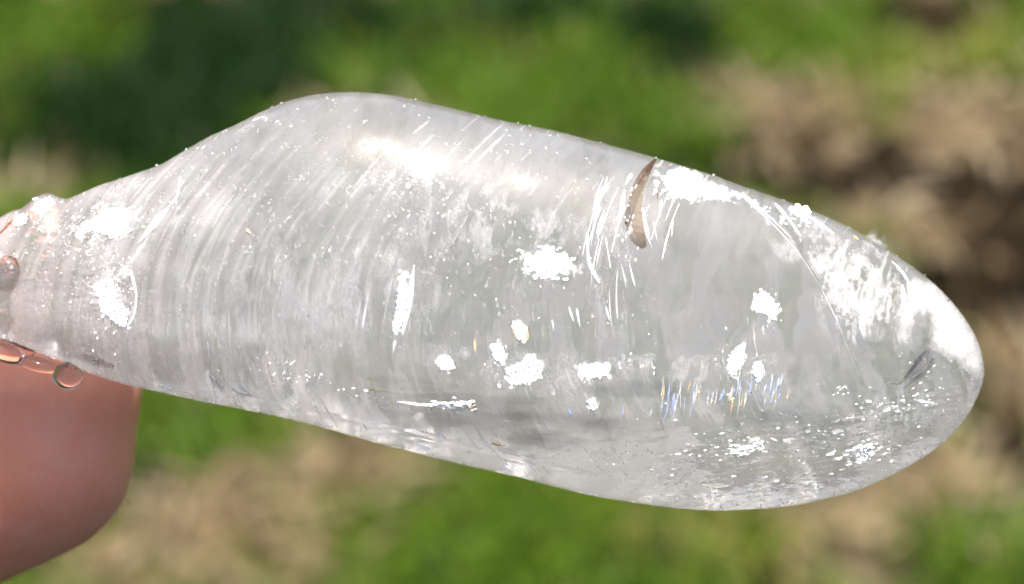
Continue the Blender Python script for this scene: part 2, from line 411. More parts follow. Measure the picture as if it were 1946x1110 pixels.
milk = milk * (.15 + .34 * sstep(1150, 330, PX - .35 * (PY - 500))) * (1 + (.5 + 3.2 * band) * (fbm(Q / 13 + 40, PY / 150, 2, 3) - .5) * smask + 1.6 * band * (stri - .5) + .9 * (patch - .5))
milk *= 1 - .8 * np.exp(-(dy / 7) ** 2) * sstep(620, 800, PX) * sstep(1200, 1000, PX)
milk = milk * (1 - glints_specks) + glints_specks * .85
backm = np.clip(.40 + .55 * sstep(.38, .60, fbm(Q / 34 + 9, PY / 80 + 5, 3, 4)), .3, .95)
milk = np.where((ss < 0)[None, :], backm, milk)
alb = np.clip(.80 + .13 * sstep(700, 1100, PX) + .16 * wht + .22 * (stri - .5) * smask + .16 * (patch - .5) - .12 * dk - .35 * sstep(.80, .86, fbm(PX / 6 + 70, PY / 7 + 40, 5, 2)) * (1 - polish), .2, .97)
rgh = np.clip(.15 - .05 * sstep(700, 1000, PX) - .06 * polish + .06 * lower - .05 * sstep(470, 360, PY - .26 * (PX - 800)) * sstep(420, 560, PX), .06, .75)

nvv = NS * (NF + NB)
V = np.stack([XX, YY, Z], -1).reshape(-1, 3) * MM
nr = NF + NB
idx = np.arange(nvv).reshape(NS, nr)
i2 = np.roll(idx, -1, axis=1)
quads = np.stack([idx[:-1], i2[:-1], i2[1:], idx[1:]], -1).reshape(-1, 4)

nt = NT('quartz')
def attr(n): return nt.n('ShaderNodeAttribute', attribute_name=n).outputs['Fac']
cmb = nt.n('ShaderNodeCombineColor')
mr = nt.n('ShaderNodeMath', operation='MULTIPLY'); mr.inputs[1].default_value = .985
nt.link(attr('albedo'), cmb.inputs[0]); nt.link(attr('albedo'), mr.inputs[0]); nt.link(mr.outputs[0], cmb.inputs[1])
mr2 = nt.n('ShaderNodeMath', operation='MULTIPLY'); mr2.inputs[1].default_value = .965
nt.link(attr('albedo'), mr2.inputs[0]); nt.link(mr2.outputs[0], cmb.inputs[2])
tc = nt.n('ShaderNodeTexCoord')
nz = nt.n('ShaderNodeTexNoise'); nt.set(nz, Scale=2600.0, Detail=3.0); nt.link(tc.outputs['Object'], nz.inputs['Vector'])
bp = nt.n('ShaderNodeBump'); nt.set(bp, Strength=.14, Distance=.00006); nt.link(nz.outputs['Fac'], bp.inputs['Height'])
p1 = nt.n('ShaderNodeBsdfPrincipled'); nt.set(p1, IOR=1.54)
nt.link(cmb.outputs[0], p1.inputs['Base Color']); nt.link(attr('gloss'), p1.inputs['Roughness']); nt.link(bp.outputs[0], p1.inputs['Normal'])
tl = nt.n('ShaderNodeBsdfTranslucent'); nt.link(cmb.outputs[0], tl.inputs[0])
m1 = nt.n('ShaderNodeMixShader'); m1.inputs[0].default_value = .5
nt.link(p1.outputs[0], m1.inputs[1]); nt.link(tl.outputs[0], m1.inputs[2])
p2 = nt.n('ShaderNodeBsdfPrincipled'); nt.set(p2, IOR=1.54, Transmission_Weight=1.0)
rg = nt.n('ShaderNodeMath', operation='MULTIPLY'); rg.inputs[1].default_value = .8; nt.link(attr('gloss'), rg.inputs[0]); nt.link(rg.outputs[0], p2.inputs['Roughness'])
p2.inputs['Base Color'].default_value = (1, 1, 1, 1); nt.link(bp.outputs[0], p2.inputs['Normal'])
mx = nt.n('ShaderNodeMixShader')
nt.link(attr('milk'), mx.inputs[0]); nt.link(p2.outputs[0], mx.inputs[1]); nt.link(m1.outputs[0], mx.inputs[2])
nt.link(mx.outputs[0], nt.out.inputs['Surface'])
vol = nt.n('ShaderNodeVolumeScatter')
nt.set(vol, Density=34.0, Anisotropy=.2); vol.inputs['Color'].default_value = (1, .999, .997, 1)
nt.link(vol.outputs[0], nt.out.inputs['Volume'])
M_QUARTZ = nt.m

crystal = empty('quartz_crystal', 'polished clear and milky quartz crystal point, wet, held over the lawn', 'crystal')
body = mesh_np('crystal_body', V, quads, M_QUARTZ, crystal)
for n_, arr in (('milk', milk), ('albedo', alb), ('gloss', rgh)):
    body.data.attributes.new(n_, 'FLOAT', 'POINT').data.foreach_set('value', arr.reshape(-1).astype(np.float32))

# height map of the face for setting chips and slivers into it
ZM = np.full((1000, 560), -1e9)
fr = (ss > 0)[None, :] & np.ones((NS, 1), bool)
per = DIST / (DIST - Z)
qx = ((XX * per / U + 973)[fr] / 2).astype(int); qy = ((555 - YY * per / U)[fr] / 2).astype(int)
ok = (qx >= 0) & (qx < 1000) & (qy >= 0) & (qy < 560)
np.maximum.at(ZM, (qx[ok], qy[ok]), Z[fr][ok])
for _ in range(3):
    Pd = np.pad(ZM, 1, constant_values=-1e9)
    nb = np.max([Pd[i:i + 1000, j:j + 560] for i in range(3) for j in range(3)], axis=0)
    ZM = np.where(ZM < -1e8, nb, ZM)
def inside(px, py):
    i, j = int(px / 2), int(py / 2)
    return 0 <= i < 1000 and 0 <= j < 560 and ZM[i, j] > -1e8
def surf(px, py, lift=0.0):
    z = ZM[min(max(int(px / 2), 0), 999), min(max(int(py / 2), 0), 559)]
    if z < -1e8: z = 0.0
    z += lift
    f = (DIST - z) / DIST
    return np.array([X2(px) * f, Y2(py) * f, z])
CAML = np.array([0, 0, DIST])
def halfvec(p, jit):
    v = CAML - p; v = v / np.linalg.norm(v)
    h = v + SUNL; h /= np.linalg.norm(h)
    h = h + rng.normal(0, jit, 3); return h / np.linalg.norm(h)

def chip_mat(name, col, rough, spec_ior=1.54, film=0):
    nt = NT(name)
    b = nt.n('ShaderNodeBsdfPrincipled'); nt.set(b, Roughness=rough, IOR=spec_ior)
    b.inputs['Base Color'].default_value = (*col, 1)
    if film:
        b.inputs['Thin Film Thickness'].default_value = film; b.inputs['Thin Film IOR'].default_value = 1.35
    nt.link(b.outputs[0], nt.out.inputs[0]); return nt.m
M_CHIP = chip_mat('fresh_quartz_fracture', (.93, .93, .92), .24)
M_VEIL = chip_mat('healed_fracture', (.86, .86, .85), .2)
M_BLUE = chip_mat('painted_blue_fringe', (.55, .68, .95), .12)  # rainbow fringe painted as a flat blue base colour
M_GOLD = chip_mat('painted_gold_fringe', (.95, .72, .42), .12)  # same in gold, for warm fringes and glints
M_STAIN = chip_mat('iron_stained_crack', (.085, .055, .03), .6)
M_STAIN2 = chip_mat('iron_stained_crack_deep', (.06, .028, .014), .5)
M_AMBER = chip_mat('refracted_skin_tint', (.30, .12, .06), .3)
M_INCL = chip_mat('dark_inclusion', (.09, .09, .09), .8)

def chip_geo(px, py, size, asp, ang, jit, thick=.25):
    """an irregular facet set into the face, with a skirt: (verts mm, faces)"""
    p = surf(px, py, .015)
    h = halfvec(p, jit)
    c, s_ = math.cos(ang), math.sin(ang)
    e1 = np.array([c, s_, 0]); e1 = e1 - h * e1.dot(h); e1 /= np.linalg.norm(e1)
    e2 = np.cross(h, e1)
    k_ = random.randint(5, 8)
    top, low = [], []
    for i in range(k_):
        a_ = 2 * math.pi * (i + random.uniform(-.3, .3)) / k_
        r = size * random.uniform(.55, 1.15)
        q = p + e1 * (math.cos(a_) * r) + e2 * (math.sin(a_) * r / asp)
        top.append(q); low.append(q - h * thick)
    f = [tuple(range(k_))] + [(i, i + k_, (i + 1) % k_ + k_, (i + 1) % k_) for i in range(k_)]
    return top + low, f
def chip_cloud(name, specs, mat):
    vs_, fs_ = [], []
    for cx, cy_, rx, ry, rot, n, s0, s1, asp, ang, jit in specs:
        c, s_ = math.cos(math.radians(rot)), math.sin(math.radians(rot))
        for _ in range(max(4, int(n * (.30 if n > 150 else .5)))):
            u_, v_ = rng.normal(0, .5, 2)
            px, py = cx + c * u_ * rx - s_ * v_ * ry, cy_ + s_ * u_ * rx + c * v_ * ry
            if not (inside(px, py) and inside(px + 4, py - 9) and inside(px, py + 9)): continue
            sz = (s0 + (s1 - s0) * random.random() ** 2.2) * U
            an = ang if ang is not None else math.atan2(1, 2 * KQ * (610 - py) + 1e-6)
            v, f = chip_geo(px, py, sz, asp * random.uniform(.8, 2.2), math.radians(an) if ang is not None else an, jit * .6, .07)
            b0 = len(vs_); vs_ += v; fs_ += [tuple(i + b0 for i in t) for t in f]
    o = mesh_np(name, np.array(vs_) * MM, fs_, mat, crystal, smooth=False)
    o['kind'] = 'stuff'
    return o
chip_cloud('fracture_sparkles', [
    # cx cy rx ry rot n  s0 s1 aspect angle jitter
    (85, 392, 26, 16, -25, 60, 2, 7, 1.4, 30, .08), (42, 418, 16, 12, -25, 40, 2, 7, 1.4, 30, .08), (20, 500, 20, 26, 0, 30, 2, 6, 1.4, 60, .1),
    (205, 425, 75, 40, -28, 210, 1.5, 9, 1.6, 40, .10), (215, 560, 45, 75, 5, 230, 1.5, 9, 2.2, 80, .10),
    (170, 480, 100, 120, 0, 190, 1.2, 4, 1.5, 70, .2), (100, 440, 80, 60, -20, 60, 1.2, 4, 1.3, 30, .2),
    (800, 316, 32, 26, 25, 120, 2, 9, 1.3, None, .07), (740, 345, 90, 40, 0, 60, 1.2, 4, 1.3, 30, .15),
    (1040, 500, 60, 30, 5, 130, 2, 9, 1.3, 10, .06),
    (845, 690, 16, 14, 30, 34, 2, 6, 1.2, 80, .08), (950, 672, 18, 24, 0, 40, 2, 6, 2, 85, .08), (998, 702, 34, 26, -15, 90, 2, 8, 1.6, 85, .08),
    (1128, 706, 32, 17, -5, 60, 2, 7, 1.5, 85, .08), (1200, 690, 60, 26, 0, 30, 1.5, 5, 3, 85, .1), (1405, 680, 40, 40, 0, 60, 1.5, 5, 3, 85, .1),
    (1455, 590, 30, 50, 0, 36, 1.5, 5, 3.5, 85, .1), (1440, 705, 10, 16, 0, 20, 2, 6, 1.5, 85, .08),
    (1125, 768, 16, 14, 0, 16, 2, 5, 1.5, 85, .1), (850, 770, 60, 10, 3, 70, 1.5, 6, 2.5, 0, .08), (940, 842, 16, 14, 0, 30, 2, 6, 1.2, 0, .08),
    (1290, 350, 55, 26, 12, 150, 2, 9, 1.4, 20, .12), (1210, 400, 28, 70, 12, 70, 1.5, 6, 2.2, 75, .14), (1440, 396, 60, 14, 28, 40, 1.5, 6, 2, -25, .14),
    (1515, 412, 34, 12, 25, 24, 1.5, 7, 1.5, -25, .12), (1620, 520, 60, 70, 0, 24, 1.5, 6, 1.6, -40, .14),
    (1415, 850, 60, 18, -12, 80, 2, 8, 2, 12, .12), (1290, 880, 70, 18, -14, 60, 2, 7, 2, 14, .12), (1500, 920, 150, 24, -6, 210, 2, 8, 1.7, 8, .14),
    (1640, 860, 60, 26, -15, 90, 2, 8, 1.8, 15, .14), (1690, 775, 60, 22, -8, 60, 2, 7, 1.7, 0, .14), (1450, 830, 260, 80, -4, 420, 1.2, 4.5, 1.8, 10, .2),
    (1600, 740, 24, 10, -30, 20, 2, 5, 1.6, 40, .1), (1780, 720, 60, 80, 0, 60, 1.2, 4, 1.6, 30, .2),
    (560, 715, 60, 40, 20, 70, 1.5, 5, 1.8, 60, .12), (680, 745, 60, 14, 8, 40, 1.5, 5, 2, 0, .12), (480, 720, 120, 50, 15, 70, 1.2, 3.5, 2, 120, .2),
    (600, 430, 380, 170, 8, 170, 1.0, 3.2, 1.6, None, .25), (900, 420, 160, 80, 10, 120, 1.2, 4, 1.6, None, .2),
    (640, 250, 380, 60, 10, 26, 1.0, 3, 2, None, .2), (380, 330, 100, 70, -25, 60, 1, 3, 1.5, None, .2),
    (1100, 560, 240, 110, 0, 90, 1.2, 4, 4, 85, .15), (900, 840, 300, 20, 13, 90, 1.0, 4, 2.5, -12, .15), (600, 800, 240, 10, 14, 50, 1, 3.5, 2.5, -14, .15),
], M_CHIP)

# stepped fracture faces that throw the sun back: rows of tiny facets along the growth lines, one part for each face
def in_poly(pts, x_, y_):
    c = False
    for (x0, y0), (x1, y1) in zip(pts, pts[1:] + pts[:1]):
        if (y0 > y_) != (y1 > y_) and x_ < (x1 - x0) * (y_ - y0) / (y1 - y0) + x0: c = not c
    return c
def stepped_face(pts, cw=3.0, cl=9.0, lay=None, mat=None, lift=.03):
    p = np.array(pts, float); x0, y0 = p.min(0) - 8; x1, y1 = p.max(0) + 8
    vs_, fs_ = [], []
    y = y0; row = 0
    while y < y1:
        x = x0
        while x < x1:
            qx_, qy_ = x + random.uniform(-1.5, 1.5), y + random.uniform(-.6, .6) * cl + 7 * (vnoise(np.array([x / 6.0]), np.array([y / 40.0]), 3)[0] - .5)
            if inside(qx_, qy_) and (in_poly(pts, qx_, qy_) or (random.random() < .12 and in_poly(pts, qx_ + random.uniform(-9, 9), qy_ + random.uniform(-9, 9)))) and random.random() < .97:
                q = surf(qx_, qy_, lift); h = halfvec(q, .02)
                an = math.radians(lay) if lay is not None else math.atan2(1, 2 * KQ * (610 - qy_) + 1e-6)
                e1 = np.array([math.cos(an), math.sin(an), 0]); e1 -= h * e1.dot(h); e1 /= np.linalg.norm(e1); e2 = np.cross(h, e1)
                L, W = cl * U * random.uniform(.5, .95), cw * U * random.uniform(.6, 1.0)
                b0 = len(vs_)
                top = [q + e1 * L * random.uniform(.7, 1), q + e2 * W, q - e1 * L * random.uniform(.7, 1), q - e2 * W]
                vs_ += top + [t_ - h * .05 for t_ in top]
                fs_ += [(b0, b0 + 1, b0 + 2, b0 + 3)] + [(b0 + i, b0 + 4 + i, b0 + 4 + (i + 1) % 4, b0 + (i + 1) % 4) for i in range(4)]
            x += cw * .8
        y += cl * .55
    if vs_: mesh_np('bright_fracture', np.array(vs_) * MM, fs_, mat or M_CHIP, crystal, smooth=False)
for pg, lay in ((star, 60), ([(963, 700), (990, 690), (1005, 672), (1030, 690), (1028, 715), (1000, 725), (968, 730)], None), ([(932, 655), (950, 652), (962, 675), (955, 690), (938, 676)], None),
                ([(1100, 692), (1160, 690), (1155, 710), (1115, 716), (1100, 712)], None), ([(832, 680), (850, 674), (864, 693), (850, 703), (835, 692)], None),
                ([(1387, 858), (1445, 841), (1446, 851), (1400, 865)], 12), ([(1618, 860), (1652, 840), (1656, 862), (1628, 880)], 12),
                ([(170, 436), (205, 400), (245, 402), (242, 446), (215, 450), (188, 440)], 50), ([(185, 545), (212, 525), (225, 565), (248, 595), (240, 622), (215, 605), (196, 590)], 80),
                ([(1272, 335), (1300, 322), (1340, 348), (1372, 362), (1368, 376), (1330, 368), (1310, 378), (1280, 368)], 20), ([(1431, 690), (1440, 686), (1447, 692), (1445, 715), (1438, 722), (1433, 712)], None),
                ([(815, 767), (870, 763), (900, 760), (896, 770), (860, 776), (818, 771)], 0), ([(975, 617), (986, 608), (1000, 624), (998, 646), (984, 643)], None),
                ([(764, 520), (774, 512), (773, 590), (753, 636), (748, 620), (757, 570)], None), ([(1430, 560), (1455, 555), (1480, 590), (1470, 606), (1445, 592), (1428, 585)], None),
                ([(1380, 690), (1398, 660), (1415, 650), (1408, 690), (1395, 712), (1383, 712)], None), ([(1118, 762), (1128, 756), (1134, 770), (1122, 778)], None), ([(62, 402), (78, 384), (96, 378), (104, 385), (90, 398), (75, 406)], 25),
                ([(28, 424), (40, 409), (54, 408), (52, 418), (38, 428)], 25), ([(1500, 398), (1530, 392), (1540, 404), (1512, 412)], -20), ([(785, 300), (800, 296), (812, 312), (826, 322), (822, 342), (806, 342), (788, 322)], 40)):
    stepped_face(pg, 3.0, 7.0, lay)
# crumbs of lint along the upper edge
vs_, fs_ = [], []
for _ in range(60):
    i = int(rng.uniform(.22, .93) * NS); d_ = rng.uniform(-1.5, 4)
    cx, cy_ = T[i, 0] + rng.normal(0, 2), T[i, 1] + d_
    c0 = np.array([X2(cx), Y2(cy_), rng.uniform(.1, .8)]); rr = rng.uniform(.025, .085) * (1.6 if rng.random() < .1 else 1)
    b0 = len(vs_)
    vs_ += [c0 + np.array(k_) * rr * rng.uniform(.6, 1.5) for k_ in ((1, 0, 0), (-1, 0, 0), (0, 1, 0), (0, -1, 0), (0, 0, 1), (0, 0, -1))]
    fs_ += [(b0 + a_, b0 + b_, b0 + c_) for a_ in (0, 1) for b_ in (2, 3) for c_ in (4, 5)]
tag(mesh_np('lint_crumbs', np.array(vs_) * MM, fs_, M_VEIL, crystal, smooth=False), kind='stuff')

# long bright slivers that follow the growth lines; each one a part
def sliver(pts, width, mat, name='fracture_sliver', jit=.03, lift=.05, thick=.25, face=False, prof=None):
    p = np.array(pts, float)
    n = 12
    s_ = np.concatenate([[0], np.cumsum(np.hypot(*np.diff(p, axis=0).T))]); s_ /= s_[-1]
    t = np.linspace(0, 1, n)
    cx, cy_ = np.interp(t, s_, p[:, 0]), np.interp(t, s_, p[:, 1])
    cx = np.convolve(np.pad(cx, 1, 'edge'), [.25, .5, .25], 'valid'); cy_ = np.convolve(np.pad(cy_, 1, 'edge'), [.25, .5, .25], 'valid')
    vs_, fs_ = [], []
    ph = random.uniform(0, 9)
    for i in range(n):
        w = width * .8 * U * (math.sin(math.pi * min(max(t[i], .03), .97)) ** .6) * (.75 + .35 * math.sin(ph + 5 * t[i])) / 2
        if prof: w = width * U * np.interp(t[i], *prof) * random.uniform(.88, 1.1) / 2
        q = surf(cx[i], cy_[i], lift); h = (CAML - q) / np.linalg.norm(CAML - q) if face else halfvec(q, jit)
        j0, j1 = max(i - 1, 0), min(i + 1, n - 1)
        d = surf(cx[j1], cy_[j1]) - surf(cx[j0], cy_[j0]); d /= np.linalg.norm(d)
        s2 = np.cross(d, h); s2 /= np.linalg.norm(s2)
        vs_ += [q + s2 * w, q - s2 * w, q - s2 * w - h * thick, q + s2 * w - h * thick]
    for i in range(n - 1):
        a_ = 4 * i
        for j in range(4): fs_.append((a_ + j, a_ + (j + 1) % 4, a_ + 4 + (j + 1) % 4, a_ + 4 + j))
    fs_ += [(3, 2, 1, 0), (4 * n - 4, 4 * n - 3, 4 * n - 2, 4 * n - 1)]
    return mesh_np(name, np.array(vs_) * MM, fs_, mat, crystal, smooth=False)
def growth(x0, y0, y1):                        # a stretch of growth line through (x0,y0)
    q = x0 - KQ * (y0 - 610) ** 2
    return [(q + KQ * (y - 610) ** 2, y) for y in np.linspace(y0, y1, 6)]
for pts, w in (([(345, 335), (340, 372), (325, 392)], 9), ([(326, 390), (290, 432), (262, 465)], 16), ([(285, 450), (258, 490), (225, 526)], 12),
               ([(250, 510), (262, 560), (258, 600), (245, 620)], 12), ([(410, 512), (398, 555), (396, 640)], 7), ([(396, 645), (399, 678)], 4),
               ([(643, 516), (630, 550), (620, 592)], 8), ([(588, 600), (586, 650), (588, 690)], 4), ([(772, 512), (764, 560), (748, 622)], 12),
               ([(788, 500), (780, 560), (765, 640)], 15), ([(748, 520), (735, 580), (728, 625)], 5), ([(752, 645), (748, 668)], 8),
               ([(690, 560), (680, 600), (676, 640)], 6), ([(702, 555), (693, 600), (690, 625)], 6), ([(648, 650), (649, 662)], 5),
               ([(1222, 405), (1230, 450), (1238, 472)], 9), ([(1240, 420), (1247, 455), (1250, 462)], 5), ([(1256, 380), (1252, 415)], 8),
               ([(1278, 420), (1275, 450)], 3), ([(1186, 360), (1180, 400), (1172, 440)], 10), ([(1200, 330), (1188, 352)], 10),
               ([(1115, 440), (1118, 500), (1140, 540)], 12), ([(1150, 450), (1160, 510)], 4), ([(1180, 500), (1190, 545)], 4), ([(1195, 500), (1206, 545)], 4),
               ([(985, 335), (968, 352)], 6), ([(1470, 385), (1500, 420), (1520, 450)], 12), ([(1400, 365), (1450, 408), (1462, 430)], 8),
               ([(1500, 392), (1548, 420), (1585, 446)], 7), ([(1690, 494), (1713, 518), (1732, 548)], 6), ([(1712, 540), (1714, 575), (1704, 600)], 12),
               ([(1722, 530), (1728, 570), (1722, 600)], 7), ([(1640, 590), (1632, 620), (1640, 640)], 16), ([(1690, 560), (1685, 590)], 10),
               ([(1095, 585), (1102, 620)], 6), ([(1080, 580), (1090, 612)], 4), ([(1150, 580), (1158, 610)], 4), ([(1050, 610), (1052, 630)], 3),
               ([(440, 735), (452, 745), (482, 752)], 4), ([(455, 728), (468, 742), (484, 752)], 4), ([(402, 712), (412, 722)], 4), ([(420, 728), (432, 740)], 4),
               ([(750, 762), (800, 768), (870, 772)], 7), ([(830, 765), (880, 768), (905, 764)], 9), ([(830, 822), (848, 830)], 8),
               ([(480, 230), (505, 222)], 5), ([(690, 236), (700, 228)], 4), 
               ([(1385, 858), (1420, 848), (1445, 842)], 12), ([(1740, 760), (1770, 765)], 7), ([(300, 730), (330, 742)], 5), ([(340, 742), (366, 748)], 4)):
    sliver(pts, w, M_CHIP, lift=random.choice((.04, .03, -.04, -.15)) if pts[0][1] < 620 else .04, face=pts[0][1] > 700)
sliver([(1402, 368), (1450, 410), (1500, 460), (1550, 530), (1590, 610), (1612, 670)], 3.2, M_VEIL, 'facet_edge', jit=.1, lift=.01)
sliver([(1408, 366), (1455, 406), (1505, 455)], 4, M_CHIP, 'facet_edge', jit=.03, lift=.02)
for i in range(46):                            # the fan of fine bright and painted rainbow lines low on the right
    x0, y0 = rng.uniform(1235, 1500), rng.normal(755, 18)
    y0 += -.14 * (x0 - 1300)
    L = rng.uniform(16, 42)
    sliver([(x0, y0 - L / 2), (x0 - 1, y0), (x0 - 5, y0 + L / 2)], rng.uniform(1.6, 3.6), (M_CHIP, M_BLUE, M_CHIP, M_GOLD, M_BLUE, M_CHIP)[i % 6], 'painted_fringe_sliver' if i % 6 in (1, 3, 4) else 'fracture_sliver', jit=.015, lift=.03)
for i in range(16):                            # arcs beside the stained crack
    x0, y0 = rng.uniform(1095, 1175) + (95 if i % 4 == 0 else 0), rng.uniform(350, 560)
    L = rng.uniform(40, 110)
    k_ = .0014
    sliver([(x0 + k_ * (y - 560) ** 2 * .9, y) for y in np.linspace(y0, y0 + L, 7)], rng.uniform(1.6, 4.5), (M_CHIP, M_VEIL)[i % 2], jit=.03, lift=.02)
for i in range(24):                            # faint ones
    x0, y0 = rng.uniform(330, 1120), rng.uniform(380, 700)
    if not inside(x0, y0): continue
    if i % 3 == 0: x0, y0 = rng.uniform(1370, 1490), rng.uniform(570, 740)
    L = rng.uniform(12, 70)
    g = growth(x0, y0, y0 + L)
    if all(inside(*q) for q in g): sliver(g, rng.uniform(1.6, 4), M_VEIL, jit=.12, lift=-.15)
for pts, w, m in (([(1148, 335), (1135, 365), (1125, 420)], 5, M_BLUE), ([(1140, 372), (1128, 430), (1122, 470)], 5, M_BLUE), ([(1154, 335), (1150, 350)], 4, M_GOLD),
                  ([(1270, 750), (1268, 775), (1262, 795)], 4, M_BLUE), ([(1281, 748), (1280, 770), (1272, 792)], 3.5, M_BLUE), ([(1292, 745), (1292, 775)], 4, M_CHIP),
                  ([(1328, 735), (1326, 765)], 4, M_GOLD), ([(1318, 742), (1316, 770)], 4, M_CHIP), ([(1480, 715), (1472, 748)], 5, M_BLUE), ([(1466, 720), (1460, 748)], 4, M_BLUE),
                  ([(1190, 770), (1190, 795)], 3.5, M_GOLD), ([(1184, 765), (1183, 790)], 4, M_BLUE), ([(975, 612), (978, 632), (986, 650)], 6, M_GOLD), ([(1000, 618), (1004, 640), (999, 650)], 5, M_GOLD), ([(902, 638), (903, 668)], 5, M_GOLD), ([(930, 838), (942, 841), (955, 843)], 6, M_GOLD),
                  ([(1080, 775), (1086, 790)], 4, M_BLUE), ([(470, 435), (478, 445)], 7, M_GOLD), ([(1618, 446), (1630, 456)], 5, M_GOLD), ([(890, 775), (905, 768)], 6, M_GOLD),
                  ([(1375, 735), (1370, 765)], 3, M_BLUE), ([(1392, 730), (1388, 752)], 3, M_CHIP), ([(1346, 738), (1343, 768)], 3, M_CHIP), ([(1354, 742), (1352, 762)], 2.5, M_BLUE), ([(1300, 752), (1299, 780)], 3, M_BLUE), ([(1258, 760), (1255, 790)], 3, M_BLUE)):
    sliver(pts, w, m, 'painted_fringe_sliver' if m is not M_INCL else 'grey_inclusion', jit=.02)
M_TAN = chip_mat('iron_stained_crack_pale', (.14, .105, .07), .6)
cr_ = sliver([(1232, 326), (1212, 356), (1204, 392), (1203, 430), (1212, 456), (1226, 474)], 30, M_TAN, 'stained_crack', face=True, lift=.03, thick=.4, prof=([0, .3, .6, .85, 1], [.35, .8, 1.05, .9, .25]))
sliver([(1247, 301), (1230, 322), (1214, 346), (1204, 378), (1198, 412)], 17, M_STAIN, 'stained_crack', face=True, lift=.06, thick=.4, prof=([0, .3, .6, .85, 1], [.3, .9, 1., .6, .15]))
cr_['label'] = 'brown stained curved crack near the upper edge'
sliver([(1247, 301), (1228, 326), (1212, 350)], 9, M_STAIN2, 'stained_crack', face=True, lift=.10)
sliver([(1190, 418), (1188, 428)], 6, M_STAIN2, 'stained_crack', face=True, lift=.04)
sliver([(1249, 360), (1249, 378)], 4, M_STAIN, 'stained_crack', face=True, lift=.04)
for pts, w in (([(1762, 664), (1738, 700), (1706, 730)], 24), ([(1772, 678), (1758, 705), (1728, 726)], 14), ([(1688, 728), (1704, 730), (1716, 722)], 6),
               ([(1712, 738), (1735, 722)], 4)):
    sliver(pts, w, M_INCL, 'dark_inclusion', face=True, lift=.02)
for pts, w in (([(695, 720), (718, 720)], 4), ([(700, 740), (735, 743)], 5), ([(-10, 640), (30, 652), (70, 668)], 13), ([(72, 668), (58, 680), (36, 690)], 8), ([(-6, 452), (14, 434), (28, 418)], 11), ([(18, 490), (34, 494), (38, 506)], 9)):  # thin olive-tinted strips, then wider amber ones
    sliver(pts, w, M_AMBER if w > 5.5 else chip_mat('olive_tint', (.3, .29, .17), .4), 'skin_refraction_edge' if w > 5.5 else 'olive_sliver', face=True, lift=.03)  # amber strips paint skin colour refracted at the wet end

def inner_veil(cx, cy_, rx, ry, rot, depth, tilt, mat, name='inner_veil', curl=.25):
    n, m_ = 26, 12
    c, s_ = math.cos(math.radians(rot)), math.sin(math.radians(rot))
    vs_, fs_ = [], []
    ph = random.uniform(0, 6)
    for i in range(n):
        a_ = 2 * math.pi * i / n
        for j in range(m_):
            t = (j + .3) / m_
            wob = 1 + .22 * math.sin(3 * a_ + ph) + .12 * math.sin(7 * a_ + 2 * ph) + .05 * random.uniform(-1, 1) * t
            x_, y_ = rx * t * wob * math.cos(a_), ry * t * wob * math.sin(a_)
            px, py = cx + x_ * c - y_ * s_, cy_ + x_ * s_ + y_ * c
            px, py = min(max(px, -50), 1860), py
            p = surf(px, py, 0)
            zz = max(p[2], 0.3) * (1 - depth) + tilt[0] * x_ * U + tilt[1] * y_ * U + curl * math.sin(x_ / 40 + ph) * math.cos(y_ / 30)
            zz = min(zz, p[2] - .25)
            f = (DIST - zz) / DIST
            vs_.append((X2(px) * f, Y2(py) * f, zz))
    for i in range(n):
        for j in range(m_ - 1):
            a0, a1 = i * m_ + j, ((i + 1) % n) * m_ + j
            fs_.append((a0, a1, a1 + 1, a0 + 1))
    fs_.append(tuple(i * m_ for i in range(n))[::-1])
    o = mesh_np(name, np.array(vs_) * MM, fs_, mat, crystal)
    o.data.attributes.new('fade', 'FLOAT', 'POINT').data.foreach_set('value', np.tile(1 - ((np.arange(m_) + .3) / m_) ** 2.2, n).astype(np.float32))
    so_ = o.modifiers.new('thickness', 'SOLIDIFY'); so_.thickness = .00005
    return o
nt = NT('wispy_veil')
tc = nt.n('ShaderNodeTexCoord'); mp = nt.n('ShaderNodeMapping'); mp.inputs['Scale'].default_value = (1, .35, 1); nt.link(tc.outputs['Object'], mp.inputs[0])
nz = nt.n('ShaderNodeTexNoise'); nt.set(nz, Scale=900.0, Detail=6.0, Roughness=.65); nt.link(mp.outputs[0], nz.inputs['Vector'])
cr = nt.n('ShaderNodeValToRGB'); cr.color_ramp.elements[0].position = .47; cr.color_ramp.elements[1].position = .66; nt.link(nz.outputs['Fac'], cr.inputs[0])
b = nt.n('ShaderNodeBsdfPrincipled'); nt.set(b, Roughness=.2); b.inputs['Base Color'].default_value = (.95, .95, .95, 1)
tl = nt.n('ShaderNodeBsdfTranslucent'); tl.inputs[0].default_value = (.95, .95, .95, 1)
m1 = nt.n('ShaderNodeMixShader'); nt.link(b.outputs[0], m1.inputs[1]); nt.link(tl.outputs[0], m1.inputs[2])
tp = nt.n('ShaderNodeBsdfTransparent'); mx = nt.n('ShaderNodeMixShader')
fd = nt.n('ShaderNodeMath', operation='MULTIPLY'); nt.link(attr('fade'), fd.inputs[0]); nt.link(cr.outputs[0], fd.inputs[1]); nt.link(fd.outputs[0], mx.inputs[0]); nt.link(tp.outputs[0], mx.inputs[1]); nt.link(m1.outputs[0], mx.inputs[2]); nt.link(mx.outputs[0], nt.out.inputs[0])
M_WISP = nt.m
nt = NT('dark_refraction_veil')  # dark sheets added inside, imitating darker bands of refraction
b = nt.n('ShaderNodeBsdfPrincipled'); nt.set(b, Roughness=.35); b.inputs['Base Color'].default_value = (.12, .12, .125, 1)
